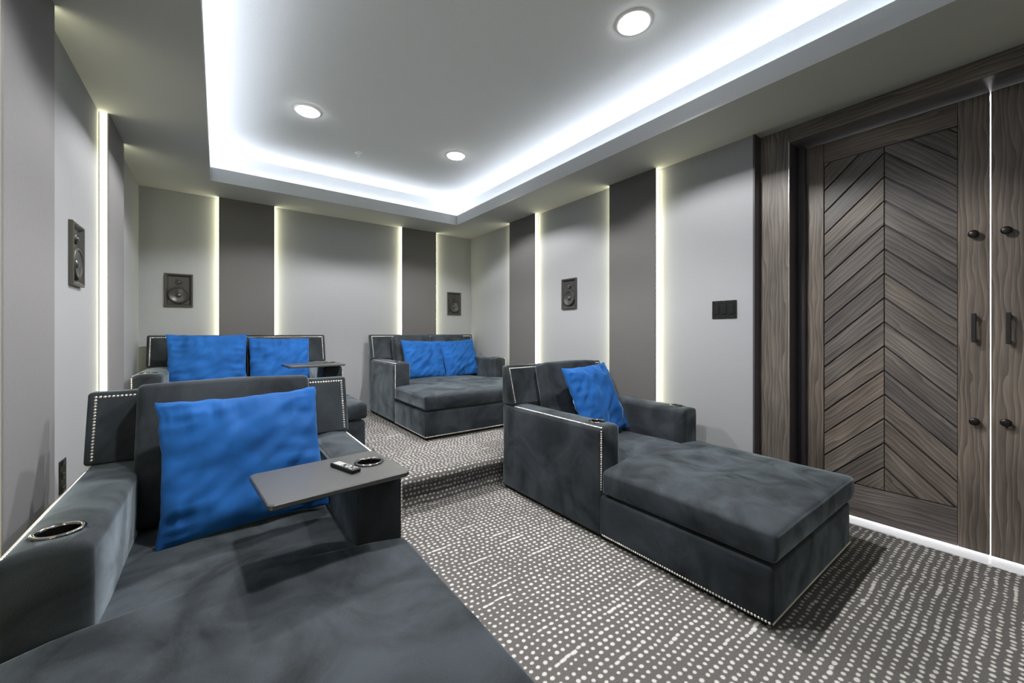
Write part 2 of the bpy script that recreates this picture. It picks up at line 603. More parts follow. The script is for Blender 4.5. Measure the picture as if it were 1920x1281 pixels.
# ------------------------------------------------------------------ CEILING: tray, soffits, lips, cove tape
ceil = box('ceiling', M['ceil'], XL_ - 0.15, 3.6, YF - 0.12, YB + 0.12, ZC, ZC + 0.1)
tag(ceil, 'grey tray ceiling with a glowing cove and a lower soffit border', 'ceiling', kind='structure')
ox0, ox1, oy0, oy1 = TX0 - TR, TX1 + TR, TY0 - TR, TY1 + TR
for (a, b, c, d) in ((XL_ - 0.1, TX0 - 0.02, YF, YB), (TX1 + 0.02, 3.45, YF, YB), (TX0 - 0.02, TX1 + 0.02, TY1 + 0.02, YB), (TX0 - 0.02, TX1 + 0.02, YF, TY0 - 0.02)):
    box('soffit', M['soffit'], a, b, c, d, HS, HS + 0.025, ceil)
LT = 0.02
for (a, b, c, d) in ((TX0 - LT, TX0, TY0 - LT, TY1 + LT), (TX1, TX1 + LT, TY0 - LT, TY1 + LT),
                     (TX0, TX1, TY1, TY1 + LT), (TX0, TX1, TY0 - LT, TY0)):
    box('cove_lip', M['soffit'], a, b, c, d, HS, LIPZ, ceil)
for (a, b, c, d) in ((ox0 - 0.05, ox0, oy0, oy1), (ox1, ox1 + 0.05, oy0, oy1), (ox0, ox1, oy1, oy1 + 0.05), (ox0, ox1, oy0 - 0.05, oy0)):
    box('tray_side', M['ceil'], a, b, c, d, HS + 0.025, ZC, ceil)
cz = LIPZ - 0.030
u_, v_ = math.cos(R(62)), math.sin(R(62))     # tape leans in from the tray side, aimed at the ceiling
light_tape(ceil, (ox0 + 0.016, oy0, cz), (ox0 + 0.016, oy1, cz), (u_, 0, v_), (v_, 0, -u_), 0.028, M['cove'], 'cove_tape')
light_tape(ceil, (ox1 - 0.016, oy0, cz), (ox1 - 0.016, oy1, cz), (-u_, 0, v_), (v_, 0, u_), 0.028, M['cove'], 'cove_tape')
light_tape(ceil, (ox0, oy1 - 0.016, cz), (ox1, oy1 - 0.016, cz), (0, -u_, v_), (0, v_, u_), 0.028, M['cove'], 'cove_tape')
light_tape(ceil, (ox0, oy0 + 0.016, cz), (ox1, oy0 + 0.016, cz), (0, u_, v_), (0, v_, -u_), 0.028, M['cove'], 'cove_tape')

# ------------------------------------------------------------------ DOORS, casing, threshold, hall
X3 = Vector((-1, 0, 0))


def board(name, pts, thick, face_x, origin_yz, direction, parent, mat=None, bev=0.002):
    """flat wooden piece facing -X; pts in (along grain, across); direction = grain direction in (y,z)"""
    dy, dz = direction
    ex = Vector((0, dy, dz)).normalized()
    ez = X3
    ey = ez.cross(ex)
    me = poly_prism(pts, -thick, 0.0, bev)
    o = link(name, me, mat or M['wood'], parent)
    mw = Matrix.Identity(4)
    for k, e in enumerate((ex, ey, ez)):
        mw[0][k], mw[1][k], mw[2][k] = e
    mw[0][3], mw[1][3], mw[2][3] = face_x, origin_yz[0], origin_yz[1]
    o.matrix_local = mw
    return o


def rect(l, wd):
    return [(0, -wd / 2), (l, -wd / 2), (l, wd / 2), (0, wd / 2)]


def clip(poly, inside, inter):
    out = []
    for i, p in enumerate(poly):
        q = poly[(i + 1) % len(poly)]
        pi, qi = inside(p), inside(q)
        if pi:
            out.append(p)
        if pi != qi:
            out.append(inter(p, q))
    return out


def clip_rect(poly, y0, y1, z0, z1):
    for ax_, lim, sgn in ((0, y0, 1), (0, y1, -1), (1, z0, 1), (1, z1, -1)):
        if not poly:
            break
        poly = clip(poly, lambda p: (p[ax_] - lim) * sgn >= 0,
                    lambda p, q: tuple(p[k] + (q[k] - p[k]) * ((lim - p[ax_]) / (q[ax_] - p[ax_])) for k in (0, 1)))
    return poly


def door_leaf(name, label, y_hinge, y_lock):
    """leaf in the plane X=XD; y_hinge..y_lock"""
    root = empty(name, (XD, (y_hinge + y_lock) / 2, 0))
    tag(root, label, 'door', kind='structure')
    inv = Vector((XD, (y_hinge + y_lock) / 2, 0))
    s = 1 if y_hinge > y_lock else -1
    z0, z1 = 0.020, DTOP - 0.003
    pz0, pz1 = 0.228, 2.345
    ya = y_hinge - s * 0.094            # panel side at the hinge stile
    yb = y_lock + s * 0.1125            # panel side at the lock stile
    ym = (ya + yb) / 2

    def L(y, z):
        return (y - inv.y, z)
    T = 0.022
    box('core', M['frame_dark'], 0.026, 0.045, min(y_hinge + s * 0.033, y_lock) - inv.y, max(y_hinge + s * 0.033, y_lock) - inv.y, z0, z1, root)
    # stiles and rails
    board('stile', rect(z1 - z0, 0.1265), T + 0.004, 0.0, L((y_hinge + ya) / 2 + s * 0.0165, z0), (0, 1), root)
    board('stile', rect(z1 - z0, 0.112), T + 0.004, 0.0, L((y_lock + yb) / 2, z0), (0, 1), root)
    ylo, yhi = min(ya, yb), max(ya, yb)
    board('rail', rect(yhi - ylo - 0.002, pz0 - z0), T + 0.004, 0.0, L(ylo + 0.001, (z0 + pz0) / 2), (1, 0), root)
    board('rail', rect(yhi - ylo - 0.002, z1 - pz1), T + 0.004, 0.0, L(ylo + 0.001, (z1 + pz1) / 2), (1, 0), root)
    # chevron planks, peak upwards on the centre line
    step = 0.149
    for (h0, h1) in ((ylo, ym), (ym, yhi)):
        slope = 1 if h0 == ylo else -1    # z rises towards the centre line
        k = -4
        while True:
            zc = 0.075 + k * step         # height on the centre line
            k += 1
            if zc > pz1 + 0.5:
                break
            g = 0.0045
            hw = abs(h1 - h0)
            if slope == 1:
                pl = [(h0, zc - hw + g), (h1, zc + g), (h1, zc + step - g), (h0, zc + step - hw - g)]
            else:
                pl = [(h0, zc + g), (h1, zc - hw + g), (h1, zc + step - hw - g), (h0, zc + step - g)]
            pl = clip_rect(pl, h0 + 0.0015, h1 - 0.0015, pz0 + 0.0015, pz1 - 0.0015)
            if len(pl) < 3:
                continue
            area = 0.5 * abs(sum(pl[i][0] * pl[(i + 1) % len(pl)][1] - pl[(i + 1) % len(pl)][0] * pl[i][1] for i in range(len(pl))))
            if area < 2e-4:
                continue
            oc = (sum(p[0] for p in pl) / len(pl), sum(p[1] for p in pl) / len(pl))
            dvec = Vector((1, slope)).normalized()
            ex = Vector((0, dvec.x, dvec.y))
            ey = X3.cross(ex)
            loc = [((Vector((0, p[0] - oc[0], p[1] - oc[1]))).dot(ex), (Vector((0, p[0] - oc[0], p[1] - oc[1]))).dot(ey)) for p in pl]
            board('plank', loc, 0.015, 0.009 + random.uniform(-0.0008, 0.0008), L(*oc), (dvec.x, dvec.y), root, bev=0.003)
    # slim bright bead under the planks
    box('panel_bead', M['bronze'], 0.001, 0.010, ylo - inv.y, yhi - inv.y, pz0 - 0.003, pz0 + 0.003, root)
    return root, inv, s


door_1, dv1, _ = door_leaf('door_1', 'grey ash door leaf with chevron planks next to the switch wall', 0.987, SEAM + 0.0022)
door_2, dv2, _ = door_leaf('door_2', 'grey ash door leaf cut by the frame edge', 2 * SEAM - 0.987, SEAM - 0.0022)


def stud(root, inv, y, z, r_=0.021, tilt=0.0):
    me = lathe_mesh([(0.0085, 0.0), (0.0085, 0.014), (r_ * 0.8, 0.016), (r_, 0.021), (r_ * 0.93, 0.027), (r_ * 0.6, 0.030), (0.0005, 0.031)], 24)
    return link('knob', me, M['bronze'], root, (0, y - inv.y, z), (0, R(-90), 0), True)


def pull(root, inv, y, z0, z1):
    bm = bmesh.new()
    add_box(bm, -0.040, -0.031, y - inv.y - 0.009, y - inv.y + 0.009, z0, z1, 0.003)
    for zz in (z0 + 0.006, z1 - 0.022):
        add_box(bm, -0.036, 0.0, y - inv.y - 0.006, y - inv.y + 0.006, zz, zz + 0.016, 0.002)
    return link('pull_handle', bm_mesh(bm), M['pull'], root)


stud(door_1, dv1, 0.231, 1.731)
stud(door_1, dv1, 0.228, 0.722)
pull(door_1, dv1, 0.229, 1.148, 1.304)
stud(door_2, dv2, 0.120, 1.728)
k = stud(door_2, dv2, 0.122, 0.735)
link('lock_cylinder', lathe_mesh([(0.014, 0), (0.014, 0.012), (0.010, 0.015), (0.0005, 0.015)], 20), M['chrome'], k, (-0.018, -0.012, 0.004), (0, 0, 0), True)
pull(door_2, dv2, 0.113, 1.142, 1.305)

trim = empty('trim_1', (XC, SEAM, 0))
tag(trim, 'dark wood casing and header around the double door', 'door frame', kind='structure')


def trim_board(name, pts, thick, face_x, yz, direction, mat=None, bev=0.003):
    return board(name, pts, thick, face_x - XC, (yz[0] - SEAM, yz[1]), direction, trim, mat, bev)


CW = WE - 1.0289
for sgn in (1, -1):
    yc = SEAM + sgn * ((WE + 1.0289) / 2 - SEAM)
    trim_board('casing', rect(HS, CW - 0.001), 0.03, XC, (yc, 0.0), (0, 1))
    yj = SEAM + sgn * (1.0289 - SEAM)
    # jamb return: a board whose face looks across the opening
    y0, y1 = (yj, yj + 0.03 * sgn)
    box('jamb', M['frame_dark'], 0.002, XD + 0.05 - XC, min(y0, y1) - SEAM, max(y0, y1) - SEAM, 0, DTOP + 0.03, trim)
    ys = yj - 0.042 * sgn
    box('door_stop', M['frame_dark'], XD - 0.045 - XC, XD - 0.004 - XC, min(yj, ys) - SEAM, max(yj, ys) - SEAM, 0, DTOP, trim, 0.004)
    box('casing_highlight', M['nail'], -0.006, 0.004, min(yj, yj - 0.004 * sgn) - SEAM, max(yj, yj - 0.004 * sgn) - SEAM, 0.0, DTOP, trim, 0.0015)  # bright strip added to stand in for the highlight along the casing edge
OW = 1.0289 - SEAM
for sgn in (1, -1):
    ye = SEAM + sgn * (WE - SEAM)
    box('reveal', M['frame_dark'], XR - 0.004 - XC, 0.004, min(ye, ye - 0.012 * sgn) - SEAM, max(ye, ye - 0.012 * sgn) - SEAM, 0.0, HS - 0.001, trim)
trim_board('header', rect(2 * OW - 0.002, HS - DTOP - 0.002), 0.03, XC, (SEAM - OW + 0.001, (HS + DTOP) / 2), (1, 0))
hj = trim_board('head_jamb', rect(2 * OW, XD + 0.05 - XC), 0.02, XC, (SEAM - OW, DTOP), (1, 0))
hj.matrix_local = Matrix.Translation((((XD + 0.05 - XC) / 2 + 0.002), -OW, DTOP)) @ Matrix(((0, -1, 0, 0), (1, 0, 0, 0), (0, 0, -1, 0), (0, 0, 0, 1))) @ Matrix.Scale(-1, 4, (0, 1, 0)) @ Matrix.Translation((0, 0, -0.0))
th = box('trim_2', M['thresh'], 3.19, XD + 0.12, SEAM - OW - 0.03, SEAM + OW + 0.03, -0.02, 0.006, None, 0.003)
tag(th, 'white sill strip on the floor under the wooden doors', 'threshold', kind='structure')

# hall behind the doors, bright: it shows through the gaps
hall = empty('wall_hall', (4.2, SEAM, 0))
tag(hall, 'bright white hall beyond the gap of the double doors', 'hall', kind='structure')
box('hall_shell', M['hall'], 0.6, 0.7, -1.6, 1.6, -0.05, 2.9, hall)
box('hall_shell', M['hall'], -0.78, 0.7, -1.7, -1.6, -0.05, 2.9, hall)
box('hall_shell', M['hall'], -0.78, 0.7, 1.6, 1.7, -0.05, 2.9, hall)
box('hall_shell', M['hall'], -0.78, 0.7, -1.7, 1.7, -0.06, -0.02, hall)
box('hall_shell', M['hall'], -0.78, 0.7, -1.7, 1.7, 2.9, 3.0, hall)
bx_ = box('hall_shell', M['hall'], -0.87, -0.78, -1.7, 1.7, DTOP + 0.03, 2.9, hall)
for sgn in (1, -1):
    y0 = sgn * (OW + 0.03)
    box('hall_shell', M['hall'], -0.60, -0.55, min(y0, sgn * 1.7), max(y0, sgn * 1.7), -0.05, 2.9, hall)
ld = bpy.data.lights.new('hall_lamp', 'AREA')
ld.shape = 'RECTANGLE'
ld.size, ld.size_y = 0.8, 2.4
ld.energy = 480
ld.color = (0.95, 0.97, 1.0)
lo = bpy.data.objects.new('hall_lamp', ld)
C.objects.link(lo)
lo.location = (4.0, SEAM, 2.85)


# ------------------------------------------------------------------ FURNITURE
def cut_holes(obj, cuts):
    """bore cup wells into the object's own mesh: cuts = [(x, y, radius, z_bottom, z_top)] in its local space"""
    host = bpy.data.objects.new('arm_blank', obj.data)
    C.objects.link(host)
    tmp = [host]
    for (x, y, r_, z0, z1) in cuts:
        bm = bmesh.new()
        bmesh.ops.create_cone(bm, cap_ends=True, segments=28, radius1=r_, radius2=r_, depth=z1 - z0)
        bmesh.ops.translate(bm, verts=bm.verts, vec=(x, y, (z0 + z1) / 2))
        c = bpy.data.objects.new('cutter', bm_mesh(bm))
        C.objects.link(c)
        md = host.modifiers.new('cut', 'BOOLEAN')
        md.operation = 'DIFFERENCE'
        md.solver = 'EXACT'
        md.object = c
        tmp.append(c)
    bpy.context.view_layer.update()
    dg = bpy.context.evaluated_depsgraph_get()
    me = bpy.data.meshes.new_from_object(host.evaluated_get(dg))
    old = obj.data
    obj.data = me
    for c in tmp:
        m_ = c.data
        bpy.data.objects.remove(c)
        if m_ != old:
            bpy.data.meshes.remove(m_)
    bpy.data.meshes.remove(old)


def cup_holder(parent, x, y, z, r_=0.044, depth=0.07):
    rim = [(r_ - 0.002, -0.004), (r_ + 0.009, 0.0), (r_ + 0.010, 0.003), (r_ + 0.006, 0.006), (r_ + 0.001, 0.006), (r_ - 0.003, 0.003), (r_ - 0.003, -0.01)]
    o = link('cup_holder', lathe_mesh(rim, 36), M['chrome'], parent, (x, y, z), (0, 0, 0), True)
    o['label'] = 'dark chrome cup holder ring'
    prof = [(r_ - 0.003, 0.0), (r_ - 0.004, -0.012), (r_ - 0.006, -depth), (r_ - 0.012, -depth - 0.003), (0.0005, -depth - 0.003)]
    link('liner', lathe_mesh(prof, 36), M['cupblack'], o, (0, 0, 0), (0, 0, 0), True)
    return o


def wob(p, s, amp, seed):
    return noise.noise(Vector((p.x * s + seed, p.y * s, p.z * s + seed * 0.7))) * amp


def make_seat(name, label, cat, group, x0, x1, y_foot, y_arm, y_back, z0, seed, cushions=1):
    """upholstered chaise: base, T-cushion, arms with cup wells, raked back with nail heads"""
    xc, yc = (x0 + x1) / 2, (y_foot + y_back) / 2
    W, HW = x1 - x0, (x1 - x0) / 2
    root = empty(name, (xc, yc, z0))
    tag(root, label, cat, group)
    yf, ya, yb = y_foot - yc, y_arm - yc, y_back - yc
    AW, AH = 0.170, 0.642
    V = M['velvet']
    # plinth
    box('plinth', M['plinth'], -HW + 0.03, HW - 0.03, yf + 0.03, yb - 0.03, 0.0, 0.045, root)
    # base box in front of the arms and between them
    BT = 0.256

    def basefn(p, n):
        q = p.copy()
        q.x += wob(p, 4.0, 0.003, seed)
        q.y += wob(p, 4.0, 0.003, seed + 9)
        return q
    L1 = ya - yf
    b = link('base', soft_mesh(W - 0.006, L1 + 0.02, BT - 0.02, 0.020, (8, 6, 2), basefn), V, root, (0, (yf + ya + 0.02) / 2, (BT + 0.02) / 2), smooth=True)
    pts = nail_line((-HW, yf + 0.01, 0.034), (-HW, ya - 0.01, 0.034), (-1, 0, 0))
    pts += nail_line((HW, yf + 0.01, 0.034), (HW, ya - 0.01, 0.034), (1, 0, 0))
    pts += nail_line((-HW + 0.006, yf - 0.001, 0.034), (HW - 0.006, yf - 0.001, 0.034), (0, -1, 0))
    nb = link('nailhead_trim', nail_mesh([(Vector(p) - Vector((0, (yf + ya + 0.02) / 2, (BT + 0.02) / 2)), n) for p, n in pts]), M['nail'], b, smooth=True)
    nb['kind'] = 'stuff'
    box('seat_deck', V, -HW + AW, HW - AW, ya, yb - 0.04, 0.05, BT - 0.01, root)
    # T-shaped seat cushion
    CT0, CT1 = BT + 0.008, 0.402
    y_in = yb - 0.15
    LC = y_in - (yf - 0.012)
    ycen = (y_in + yf - 0.012) / 2
    inner = (HW - AW + 0.004) / (HW + 0.004)

    def seatfn(p, n):
        q = p.copy()
        top = max(0.0, n[2])
        u, v = min(1, abs(n[0])), min(1, abs(n[1]))
        crown = (1 - u ** 4) * (1 - v ** 4)
        q.z += top * crown * 0.030 + wob(Vector((p.x, p.y, 0)), 3.5, 0.008, seed) * top
        q.z += top * wob(Vector((p.x, p.y, 0)), 11.0, 0.0055, seed + 4) * (1 - max(u, v) ** 6)
        yy = q.y + ycen
        if yy > ya - 0.018:
            t = min(1.0, (yy - (ya - 0.018)) / 0.020)
            q.x *= 1 + (inner - 1) * t
        else:
            q.x *= 1.0 + 0.004 * (1 - abs(n[2]) ** 2)
        if n[2] < -0.5:
            q.z += 0.012 * max(u, v) ** 8
        bulge = 1 - abs(n[2]) ** 2
        if v > 0.98 and n[1] < 0:
            q.y -= 0.010 * bulge
        return q
    link('seat_cushion', soft_mesh(W + 0.008, LC, CT1 - CT0, 0.020, (24, 30, 2), seatfn,
                                   [ya - 0.022 - ycen, ya - 0.018 - ycen, ya - 0.008 - ycen, ya + 0.002 - ycen]),
         V, root, (0, ycen, (CT0 + CT1) / 2), smooth=True)
    # arms
    LA = yb - ya
    for sgn in (-1, 1):
        ax = sgn * (HW - AW / 2)

        def armfn(p, n, sgn=sgn):
            q = p.copy()
            top = max(0.0, n[2]) ** 3
            q.z += top * (1 - min(1, abs(n[0])) ** 2) * 0.016
            # inner side puffs out a little
            if n[0] * sgn < -0.6:
                q.x -= sgn * 0.012 * (1 - min(1, abs(n[1])) ** 6)
            q.z += top * wob(p, 6.0, 0.003, seed + sgn)
            return q
        cupy = ya + 0.105
        arm = link('arm', soft_mesh(AW, LA, AH - 0.02, 0.024, (6, 14, 6), armfn), V, root, (ax, (ya + yb) / 2, (AH + 0.02) / 2), smooth=True)
        off = Vector((ax, (ya + yb) / 2, (AH + 0.02) / 2))
        ztop = AH + 0.0145
        cut_holes(arm, [(0.0 + sgn * -0.004, cupy - off.y, 0.046, AH - 0.09 - off.z, AH + 0.05 - off.z)])
        cup_holder(arm, sgn * -0.004, cupy - off.y, ztop - off.z)
        ox = sgn * (HW - 0.013)
        pts = nail_line((ox, yb - 0.15, AH + 0.004), (ox, ya + 0.010, AH + 0.004), (sgn * 0.5, 0, 1))
        pts += nail_line((sgn * (HW - 0.007), ya + 0.004, AH - 0.016), (sgn * (HW - 0.007), ya + 0.004, 0.29), (sgn * 0.6, -0.8, 0))
        na = link('nailhead_trim', nail_mesh([(Vector(p) - off, n) for p, n in pts]), M['nail'], arm, smooth=True)
        na['kind'] = 'stuff'
    # raked back over the arms
    BZ0, BZ1 = AH + 0.012, 0.945
    D0, D1 = 0.145, 0.058

    def backfn(p, n):
        q = p.copy()
        t = (q.z + (BZ1 - BZ0) / 2) / (BZ1 - BZ0)
        f = D0 + (D1 - D0) * t
        q.y = q.y * (f / D0) + (D0 - f) / 2
        q.x += wob(p, 5, 0.002, seed)
        return q
    bo = Vector((0, yb - D0 / 2, (BZ0 + BZ1) / 2))
    bk = link('backrest', soft_mesh(W + 0.004, D0, BZ1 - BZ0, 0.014, (8, 2, 4), backfn), V, root, bo, smooth=True)
    box('back_panel', V, -HW + AW - 0.01, HW - AW + 0.01, yb - 0.14, yb - 0.004, 0.05, BZ0 + 0.01, root)
    zt, zb_ = BZ1 - 0.020, BZ0 + 0.022

    def fy(z):
        t = (z - BZ0) / (BZ1 - BZ0)
        return yb - (D0 + (D1 - D0) * t) - 0.0005
    nrm = (0, -1, 0.3)
    e = HW - 0.022
    pts = []
    for s_ in (-1, 1):
        pts += nail_line((s_ * e, fy(zb_), zb_), (s_ * e, fy(zt), zt), nrm)
    pts += nail_line((-e, fy(zt), zt), (e, fy(zt), zt), nrm)[1:-1]
    nn = link('nailhead_trim', nail_mesh([(Vector(p) - bo, n) for p, n in pts]), M['nail'], bk, smooth=True)
    nn['kind'] = 'stuff'
    return root, dict(xc=xc, yc=yc, z0=z0, ya=y_arm, yb=y_back, HW=HW, AW=AW)


def back_cushion(info, root, xa, xb, ybot, ytop, zb, zt, thick, seed):
    """loose box-edge back cushion leaning on the back"""
    wd, ln = xb - xa, math.hypot(zt - zb, ytop - ybot)
    ang = math.atan2(ytop - ybot, zt - zb)

    def fn(p, n):
        q = p.copy()
        u, v = min(1, abs(n[0])), min(1, abs(n[2]))
        q.y += math.copysign(1, n[1]) * (0.030 * (1 - u ** 2.5) * (1 - v ** 2.5)) * min(1, abs(n[1]))
        q.z += max(0, n[2]) * (0.010 * (1 - u ** 2)) + wob(p, 4, 0.004, seed)
        q.y += wob(p, 7, 0.006, seed + 3)
        return q
    o = link('back_cushion', soft_mesh(wd, thick, ln, 0.026, (14, 3, 12), fn), M['velvet'], root,
             ((xa + xb) / 2 - info['xc'], (ybot + ytop) / 2 - info['yc'], (zb + zt) / 2 - info['z0']), (-ang, 0, 0), True)
    return o


def pillow(name, label, group, loc, rot, size=0.54, thick=0.15, seed=0, size_z=None):
    """square throw pillow, upright in local x-z, filled thickness in y; rot = (lean, roll, yaw) degrees"""
    n = 48
    sz = size_z or size
    verts, faces, vid = [], [], {}
    for side in (1, -1):
        for i in range(n + 1):
            for j in range(n + 1):
                edge = i in (0, n) or j in (0, n)
                if edge and side == -1:
                    vid[(side, i, j)] = vid[(1, i, j)]
                    continue
                # denser near the seams
                u = math.sin((i / n * 2 - 1) * math.pi / 2 * 0.98) / math.sin(math.pi / 2 * 0.98)
                v = math.sin((j / n * 2 - 1) * math.pi / 2 * 0.98) / math.sin(math.pi / 2 * 0.98)
                prof = max(0.0, (1 - abs(u) ** 2.4) * (1 - abs(v) ** 2.4)) ** 0.55
                # concave seams, pointed corners
                x = u * (1 - 0.055 * (1 - v * v)) * size / 2
                z = v * (1 - 0.055 * (1 - u * u)) * sz / 2
                y = side * prof * thick / 2
                # gather wrinkles running in from the seams
                eu, ev = abs(u), abs(v)
                w1 = (noise.noise(Vector((v * 8 + seed, u * 1.2, seed * 1.7 + side))) + 0.5 * noise.noise(Vector((v * 19 + seed, u * 2.0, seed + side)))) * (eu ** 3) * (1 - eu ** 9)
                w2 = (noise.noise(Vector((u * 8 + seed * 2.1, v * 1.2, seed + 5 * side))) + 0.5 * noise.noise(Vector((u * 19 + seed, v * 2.0, seed - side)))) * (ev ** 3) * (1 - ev ** 9)
                w3 = noise.noise(Vector((u * 2.2 + seed, v * 2.2, side * 3.0 + seed)))
                w4 = noise.noise(Vector(((u + v) * 1.6 + seed, (u - v) * 5.0, side * 3.0 + seed * 3)))
                y += side * prof * (0.060 * (w1 + w2) + 0.026 * w3 + 0.024 * w4)
                x += 0.006 * noise.noise(Vector((u * 2, v * 6, seed))) * eu
                z += 0.006 * noise.noise(Vector((u * 6, v * 2, seed + 8))) * ev
                vid[(side, i, j)] = len(verts)
                verts.append((x, y, z))
        for i in range(n):
            for j in range(n):
                f = [vid[(side, i, j)], vid[(side, i + 1, j)], vid[(side, i + 1, j + 1)], vid[(side, i, j + 1)]]
                faces.append(f if side == -1 else f[::-1])
    me = bpy.data.meshes.new(name)
    me.from_pydata(verts, [], faces)
    me.update()
    o = link(name, me, M['blue'], None, loc, (0, 0, 0), True)
    lean, roll, yaw = (R(a) for a in rot)
    o.rotation_euler = (Matrix.Rotation(yaw, 3, 'Z') @ Matrix.Rotation(-lean, 3, 'X') @ Matrix.Rotation(roll, 3, 'Y')).to_euler()
    tag(o, label, 'pillow', group)
    return o


A, ia = make_seat('chaise_lounge', 'charcoal velvet chaise with nailhead trim standing in front of the wooden door', 'chaise', 'nailhead velvet seats',
                  1.775, 2.835, 0.650, 1.530, 2.520, 0.0, 3.1)
B, ib = make_seat('chaise_lounge', 'charcoal velvet chaise filling the near corner, tray table on its arm', 'chaise', 'nailhead velvet seats',
                  -0.440, 0.585, 0.600, 1.505, 2.465, 0.0, 7.7)
Cc, ic = make_seat('chaise_lounge', 'wide charcoal velvet double chaise on the platform with two leaning blue pillows, no tray', 'chaise', 'nailhead velvet seats',
                   1.478, 2.912, 3.290, 4.050, 4.955, PZ, 12.3)
D, idd = make_seat('chaise_lounge', 'wide charcoal velvet double chaise on the platform with a tray table, behind the near chaise', 'chaise', 'nailhead velvet seats',
                   -0.525, 0.965, 3.290, 4.030, 4.955, PZ, 17.9)
back_cushion(ia, A, 2.01, 2.60, 2.22, 2.36, 0.41, 0.955, 0.13, 1.0)
back_cushion(ib, B, -0.275, 0.375, 2.17, 2.33, 0.41, 0.965, 0.14, 2.0)
back_cushion(ic, Cc, 1.72, 2.20, 4.66, 4.80, PZ + 0.41, PZ + 0.925, 0.12, 3.0)
back_cushion(ic, Cc, 2.215, 2.70, 4.66, 4.80, PZ + 0.41, PZ + 0.925, 0.12, 4.0)
back_cushion(idd, D, -0.33, 0.215, 4.66, 4.80, PZ + 0.41, PZ + 0.90, 0.12, 5.0)
back_cushion(idd, D, 0.23, 0.77, 4.66, 4.80, PZ + 0.41, PZ + 0.90, 0.12, 6.0)

G = 'blue velvet throw pillows'
pillow('throw_pillow', 'blue velvet pillow on the chaise in front of the wooden door', G, (2.335, 2.055, 0.690), (24, -2, 6), 0.56, 0.15, 1.3)
pillow('throw_pillow', 'largest blue velvet pillow, on the near chaise behind the tray with the remote', G, (0.10, 1.995, 0.680), (24, -1.5, 2), 0.58, 0.16, 4.2, 0.55)
pillow('throw_pillow', 'blue velvet pillow on the tray-less double chaise, the one beside its visible outer arm', G, (2.03, 4.555, PZ + 0.645), (24, 2, 0), 0.53, 0.15, 6.6, 0.50)
pillow('throw_pillow', 'blue velvet pillow on the tray-less double chaise, the one nearer the corner wall', G, (2.53, 4.545, PZ + 0.645), (24, -3, 0), 0.52, 0.15, 9.4, 0.50)
pillow('throw_pillow', 'upright blue velvet pillow on the rear double chaise, far from its tray table', G, (-0.075, 4.56, PZ + 0.68), (18, 0, 0), 0.60, 0.15, 12.1, 0.58)
pillow('throw_pillow', 'upright blue velvet pillow on the rear double chaise, behind its tray table', G, (0.50, 4.57, PZ + 0.66), (20, 1, 0), 0.54, 0.15, 15.8, 0.55)


def tray_table(label, cx, cy, z, ang, sx=0.465, sy=0.355, cup=(0.155, 0.0), t=0.019):
    root = empty('tray_table', (cx, cy, z), ang)
    tag(root, label, 'tray table', 'swivel tray tables')
    hx, hy, rc = sx / 2, sy / 2, 0.022
    outer = []
    for qx, qy, a0 in ((1, 1, 0), (-1, 1, 90), (-1, -1, 180), (1, -1, 270)):
        for s_ in range(7):
            a = R(a0 + 90 * s_ / 6)
            outer.append((qx * (hx - rc) + rc * math.cos(a), qy * (hy - rc) + rc * math.sin(a)))
        # along the straight edge to the next corner
        nx_, ny_ = {(1, 1): (-1, 1), (-1, 1): (-1, -1), (-1, -1): (1, -1), (1, -1): (1, 1)}[(qx, qy)]
        p0 = outer[-1]
        a = R(a0 + 90)
        p1 = (nx_ * (hx - rc) + rc * math.cos(a), ny_ * (hy - rc) + rc * math.sin(a))
        for s_ in range(1, 6):
            outer.append((p0[0] + (p1[0] - p0[0]) * s_ / 6, p0[1] + (p1[1] - p0[1]) * s_ / 6))
    rr = 0.047
    inner = []
    for (x, y) in outer:
        a = math.atan2(y - cup[1], x - cup[0])
        inner.append((cup[0] + rr * math.cos(a), cup[1] + rr * math.sin(a)))
    n = len(outer)
    b_ = 0.0035
    loops = []

    def inset(pts, d):
        return [(x - math.copysign(min(d, abs(x)), x) if abs(x) > hx - rc else x, y - math.copysign(min(d, abs(y)), y) if abs(y) > hy - rc else y) for x, y in pts]
    o2 = inset(outer, b_)
    verts = []
    for pts, zz in ((inner, 0.0), (o2, 0.0), (outer, -b_), (outer, -t + b_), (o2, -t), (inner, -t)):
        loops.append(len(verts))
        verts += [(x, y, zz) for x, y in pts]
    faces = []
    for a, b in zip(loops, loops[1:] + loops[:1]):
        for k_ in range(n):
            k2 = (k_ + 1) % n
            faces.append((a + k_, a + k2, b + k2, b + k_))
    me = bpy.data.meshes.new('tabletop')
    me.from_pydata(verts, [], faces)
    bm_ = bmesh.new()
    bm_.from_mesh(me)
    bmesh.ops.recalc_face_normals(bm_, faces=bm_.faces)
    bm_.to_mesh(me)
    bm_.free()
    link('tabletop', me, M['table'], root)
    cup_holder(root, cup[0], cup[1], 0.001, 0.046, 0.060)
    return root


t1 = tray_table('graphite tray table holding a remote, on the near chaise arm', 0.335, 1.580, 0.680, R(5.0), cup=(0.152, 0.022))
t2 = tray_table('graphite tray table on the rear double chaise arm, beside its blue pillow', 0.710, 4.055, PZ + 0.680, R(4.0), 0.47, 0.36, cup=(0.160, 0.08))

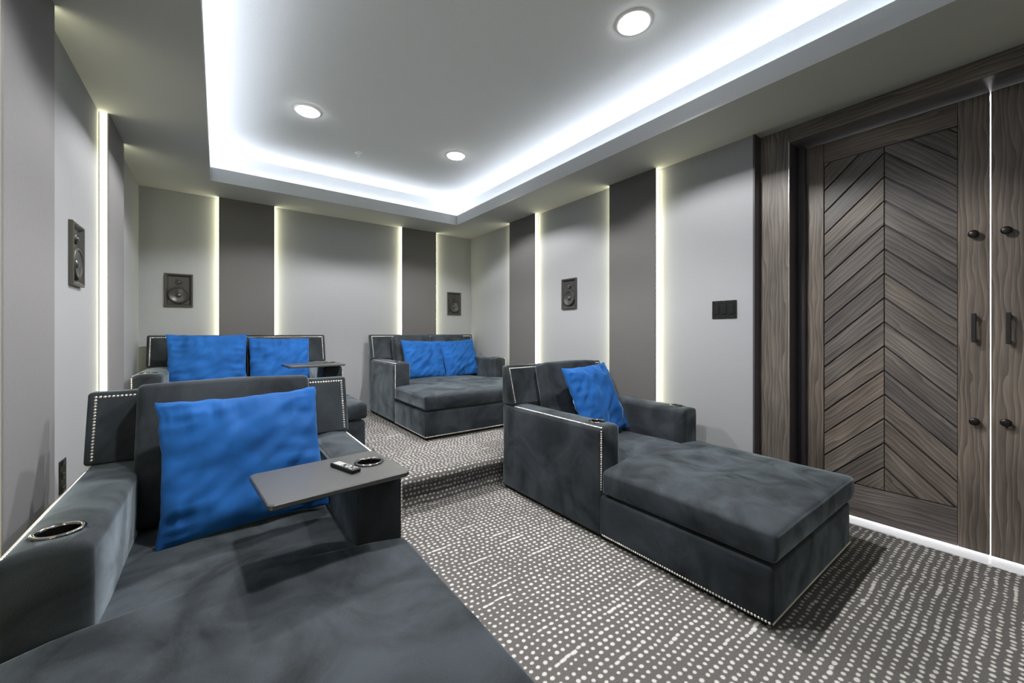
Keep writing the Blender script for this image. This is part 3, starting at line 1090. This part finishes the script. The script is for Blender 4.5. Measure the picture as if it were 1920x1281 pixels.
# remote control on the near tray
rm = empty('remote_control', (0.388, 1.590, 0.6805), R(108))
tag(rm, 'slim black remote control with grey keys lying beside the tray cup holder', 'remote')
bm = bmesh.new()
add_box(bm, -0.074, 0.074, -0.019, 0.019, 0.0, 0.014, 0.004)
link('body', bm_mesh(bm), M['black'], rm)
box('screen', M['button'], 0.012, 0.064, -0.014, 0.014, 0.0138, 0.0148, rm, 0.0004, 1)
ring = link('dial', lathe_mesh([(0.006, 0.0), (0.006, 0.0022), (0.0125, 0.0022), (0.0135, 0.0)], 20), M['button'], rm, (-0.022, 0, 0.0138), (0, 0, 0), True)
for kx, ky in ((0.002, -0.010), (0.002, 0.010), (-0.044, -0.010), (-0.044, 0.010), (-0.057, 0.0), (-0.057, -0.012), (-0.057, 0.012)):
    box('key', M['button'], kx - 0.004, kx + 0.004, ky - 0.004, ky + 0.004, 0.0136, 0.0154, rm, 0.0006, 1)


# ------------------------------------------------------------------ WALL FITTINGS
def face_matrix(pos, nrm):
    """local z = outwards from the wall, local y = up"""
    ez = Vector(nrm)
    ey = Vector((0, 0, 1))
    ex = ey.cross(ez)
    m_ = Matrix.Identity(4)
    for k_, e in enumerate((ex, ey, ez)):
        m_[0][k_], m_[1][k_], m_[2][k_] = e
    m_.translation = Vector(pos)
    return m_


def speaker(label, pos, nrm, sx=0.216, sy=0.322):
    root = empty('wall_speaker', pos)
    root.matrix_world = face_matrix(pos, nrm)
    tag(root, label, 'speaker', 'in-wall speakers')
    hx, hy = sx / 2, sy / 2
    # rim + slanted inner well
    loops = [(hx, hy, 0.0005), (hx, hy, 0.016), (hx - 0.004, hy - 0.004, 0.018), (hx - 0.013, hy - 0.013, 0.018), (hx - 0.030, hy - 0.030, 0.0015)]
    verts, faces = [], []
    for a, b, zz in loops:
        verts += [(-a, -b, zz), (a, -b, zz), (a, b, zz), (-a, b, zz)]
    for i in range(len(loops) - 1):
        for k_ in range(4):
            k2 = (k_ + 1) % 4
            faces.append((i * 4 + k_, i * 4 + k2, i * 4 + 4 + k2, i * 4 + 4 + k_))
    n0 = (len(loops) - 1) * 4
    faces.append((n0, n0 + 1, n0 + 2, n0 + 3))
    me = bpy.data.meshes.new('frame')
    me.from_pydata(verts, [], faces)
    link('frame', me, M['spk'], root)
    # woofer: surround, cone, dust cap; sits proud of the baffle, dished
    wy, wr = -0.047, 0.078
    link('surround', lathe_mesh([(wr + 0.006, 0.001), (wr + 0.003, 0.016), (wr - 0.003, 0.0185), (wr - 0.010, 0.016), (wr - 0.014, 0.012)], 36), M['rubber'], root, (0, wy, 0), (0, 0, 0), True)
    cone = link('woofer_cone', lathe_mesh([(wr - 0.013, 0.0140), (wr - 0.030, 0.0085), (0.030, 0.0030), (0.022, 0.0022)], 36), M['cone'], root, (0, wy, 0), (0, 0, 0), True)
    link('dust_cap', lathe_mesh([(0.024, 0.0022), (0.020, 0.010), (0.012, 0.0155), (0.0005, 0.0175)], 24), M['cone'], cone, (0, 0, 0), (0, 0, 0), True)
    tw = link('tweeter', lathe_mesh([(0.027, 0.001), (0.025, 0.012), (0.018, 0.0085), (0.0145, 0.007)], 24), M['rubber'], root, (0, 0.082, 0), (0, 0, 0), True)
    link('dome', lathe_mesh([(0.0145, 0.0068), (0.012, 0.013), (0.006, 0.0165), (0.0005, 0.0175)], 20), M['cone'], tw, (0, 0, 0), (0, 0, 0), True)
    return root


speaker('in-wall speaker on the rear wall above the tray-table double chaise', (-0.312, YB, 1.614), (0, -1, 0))
speaker('in-wall speaker on the rear wall near the corner, above two leaning pillows', (2.708, YB, 1.614), (0, -1, 0))
speaker('in-wall speaker on the switch-side wall between two light strips', (XR, 3.008, 1.613), (-1, 0, 0))
speaker('in-wall speaker on the side wall beside the widest bright light strip', (XL_, 3.000, 1.604), (1, 0, 0))


def wall_plate(name, label, cat, pos, nrm, sx, sy, gangs, vertical=False):
    root = empty(name, pos)
    root.matrix_world = face_matrix(pos, nrm)
    tag(root, label, cat)
    bm_ = bmesh.new()
    add_box(bm_, -sx / 2, sx / 2, -sy / 2, sy / 2, 0.0003, 0.006, 0.002)
    link('plate', bm_mesh(bm_), M['plate'], root)
    for g in range(gangs):
        if vertical:
            cx, cy = 0, (g - (gangs - 1) / 2) * sy * 0.42
            b_ = bmesh.new()
            add_box(b_, cx - 0.018, cx + 0.018, cy - 0.015, cy + 0.015, 0.0055, 0.0085, 0.0015)
            o = link('receptacle', bm_mesh(b_), M['black'], root)
            for s_ in (-1, 1):
                box('slot', M['chrome'], cx + s_ * 0.007 - 0.0012, cx + s_ * 0.007 + 0.0012, cy - 0.002, cy + 0.007, 0.0084, 0.0088, o)
        else:
            cx = (g - (gangs - 1) / 2) * sx * 0.30
            b_ = bmesh.new()
            add_box(b_, cx - 0.016, cx + 0.016, -0.034, 0.034, 0.0055, 0.0095, 0.0015)
            link('rocker', bm_mesh(b_), M['black'], root)
            for s_ in (-1, 1):
                link('screw', lathe_mesh([(0.0032, 0.0), (0.0030, 0.0012), (0.0005, 0.0014)], 12), M['chrome'], root, (cx, s_ * (sy / 2 - 0.012), 0.006), (0, 0, 0), True)
    return root


wall_plate('switch_plate', 'black three-gang switch plate on the fabric wall by the door', 'switch', (XR, 1.408, 1.370), (-1, 0, 0), 0.176, 0.132, 3)
wall_plate('power_outlet', 'black power outlet low on the side wall behind the near chaise arm', 'outlet', (XL_, 2.790, 0.517), (1, 0, 0), 0.092, 0.155, 3, True)


# ------------------------------------------------------------------ CEILING FITTINGS
def downlight(label, x, y, power=SPOT_W):
    root = empty('recessed_downlight', (x, y, ZC))
    tag(root, label, 'downlight', 'recessed downlights')
    link('trim_ring', lathe_mesh([(0.074, -0.004), (0.077, -0.008), (0.090, -0.006), (0.098, -0.001), (0.098, 0.0005)], 40), M['white'], root, smooth=True)
    link('lens', lathe_mesh([(0.075, -0.004), (0.072, -0.014), (0.055, -0.020), (0.03, -0.023), (0.0005, -0.024)], 32), M['lens'], root, smooth=True)
    d = bpy.data.lights.new('downlight_bulb', 'SPOT')
    d.energy = power
    d.spot_size = R(137)
    d.spot_blend = 0.22
    d.shadow_soft_size = 0.05
    d.color = (1.0, 0.985, 0.96)
    o = bpy.data.objects.new('downlight_bulb', d)
    C.objects.link(o)
    o.parent = root
    o.location = (0, 0, -0.03)
    return root


downlight('round downlight lit in the tray ceiling, nearest the door wall', 1.818, 1.338)
downlight('round downlight lit in the tray ceiling, above the near chaise back', 0.545, 3.352)
downlight('round downlight lit in the tray ceiling, closest to the rear corner', 1.818, 3.352)
downlight('round downlight in the tray ceiling straight above the near chaise foot', 0.545, 1.338)

sp = empty('fire_sprinkler', (1.054, 3.84, ZC))
tag(sp, 'small white fire sprinkler head on the tray ceiling between downlights', 'sprinkler')
link('escutcheon', lathe_mesh([(0.036, 0.0005), (0.036, -0.004), (0.030, -0.008), (0.014, -0.009), (0.0005, -0.009)], 28), M['white'], sp, smooth=True)
link('body', lathe_mesh([(0.010, -0.008), (0.010, -0.018), (0.006, -0.020), (0.006, -0.034), (0.0005, -0.034)], 18), M['white'], sp, smooth=True)
link('deflector', lathe_mesh([(0.0005, -0.034), (0.016, -0.034), (0.016, -0.037), (0.0005, -0.037)], 18), M['white'], sp, smooth=True)
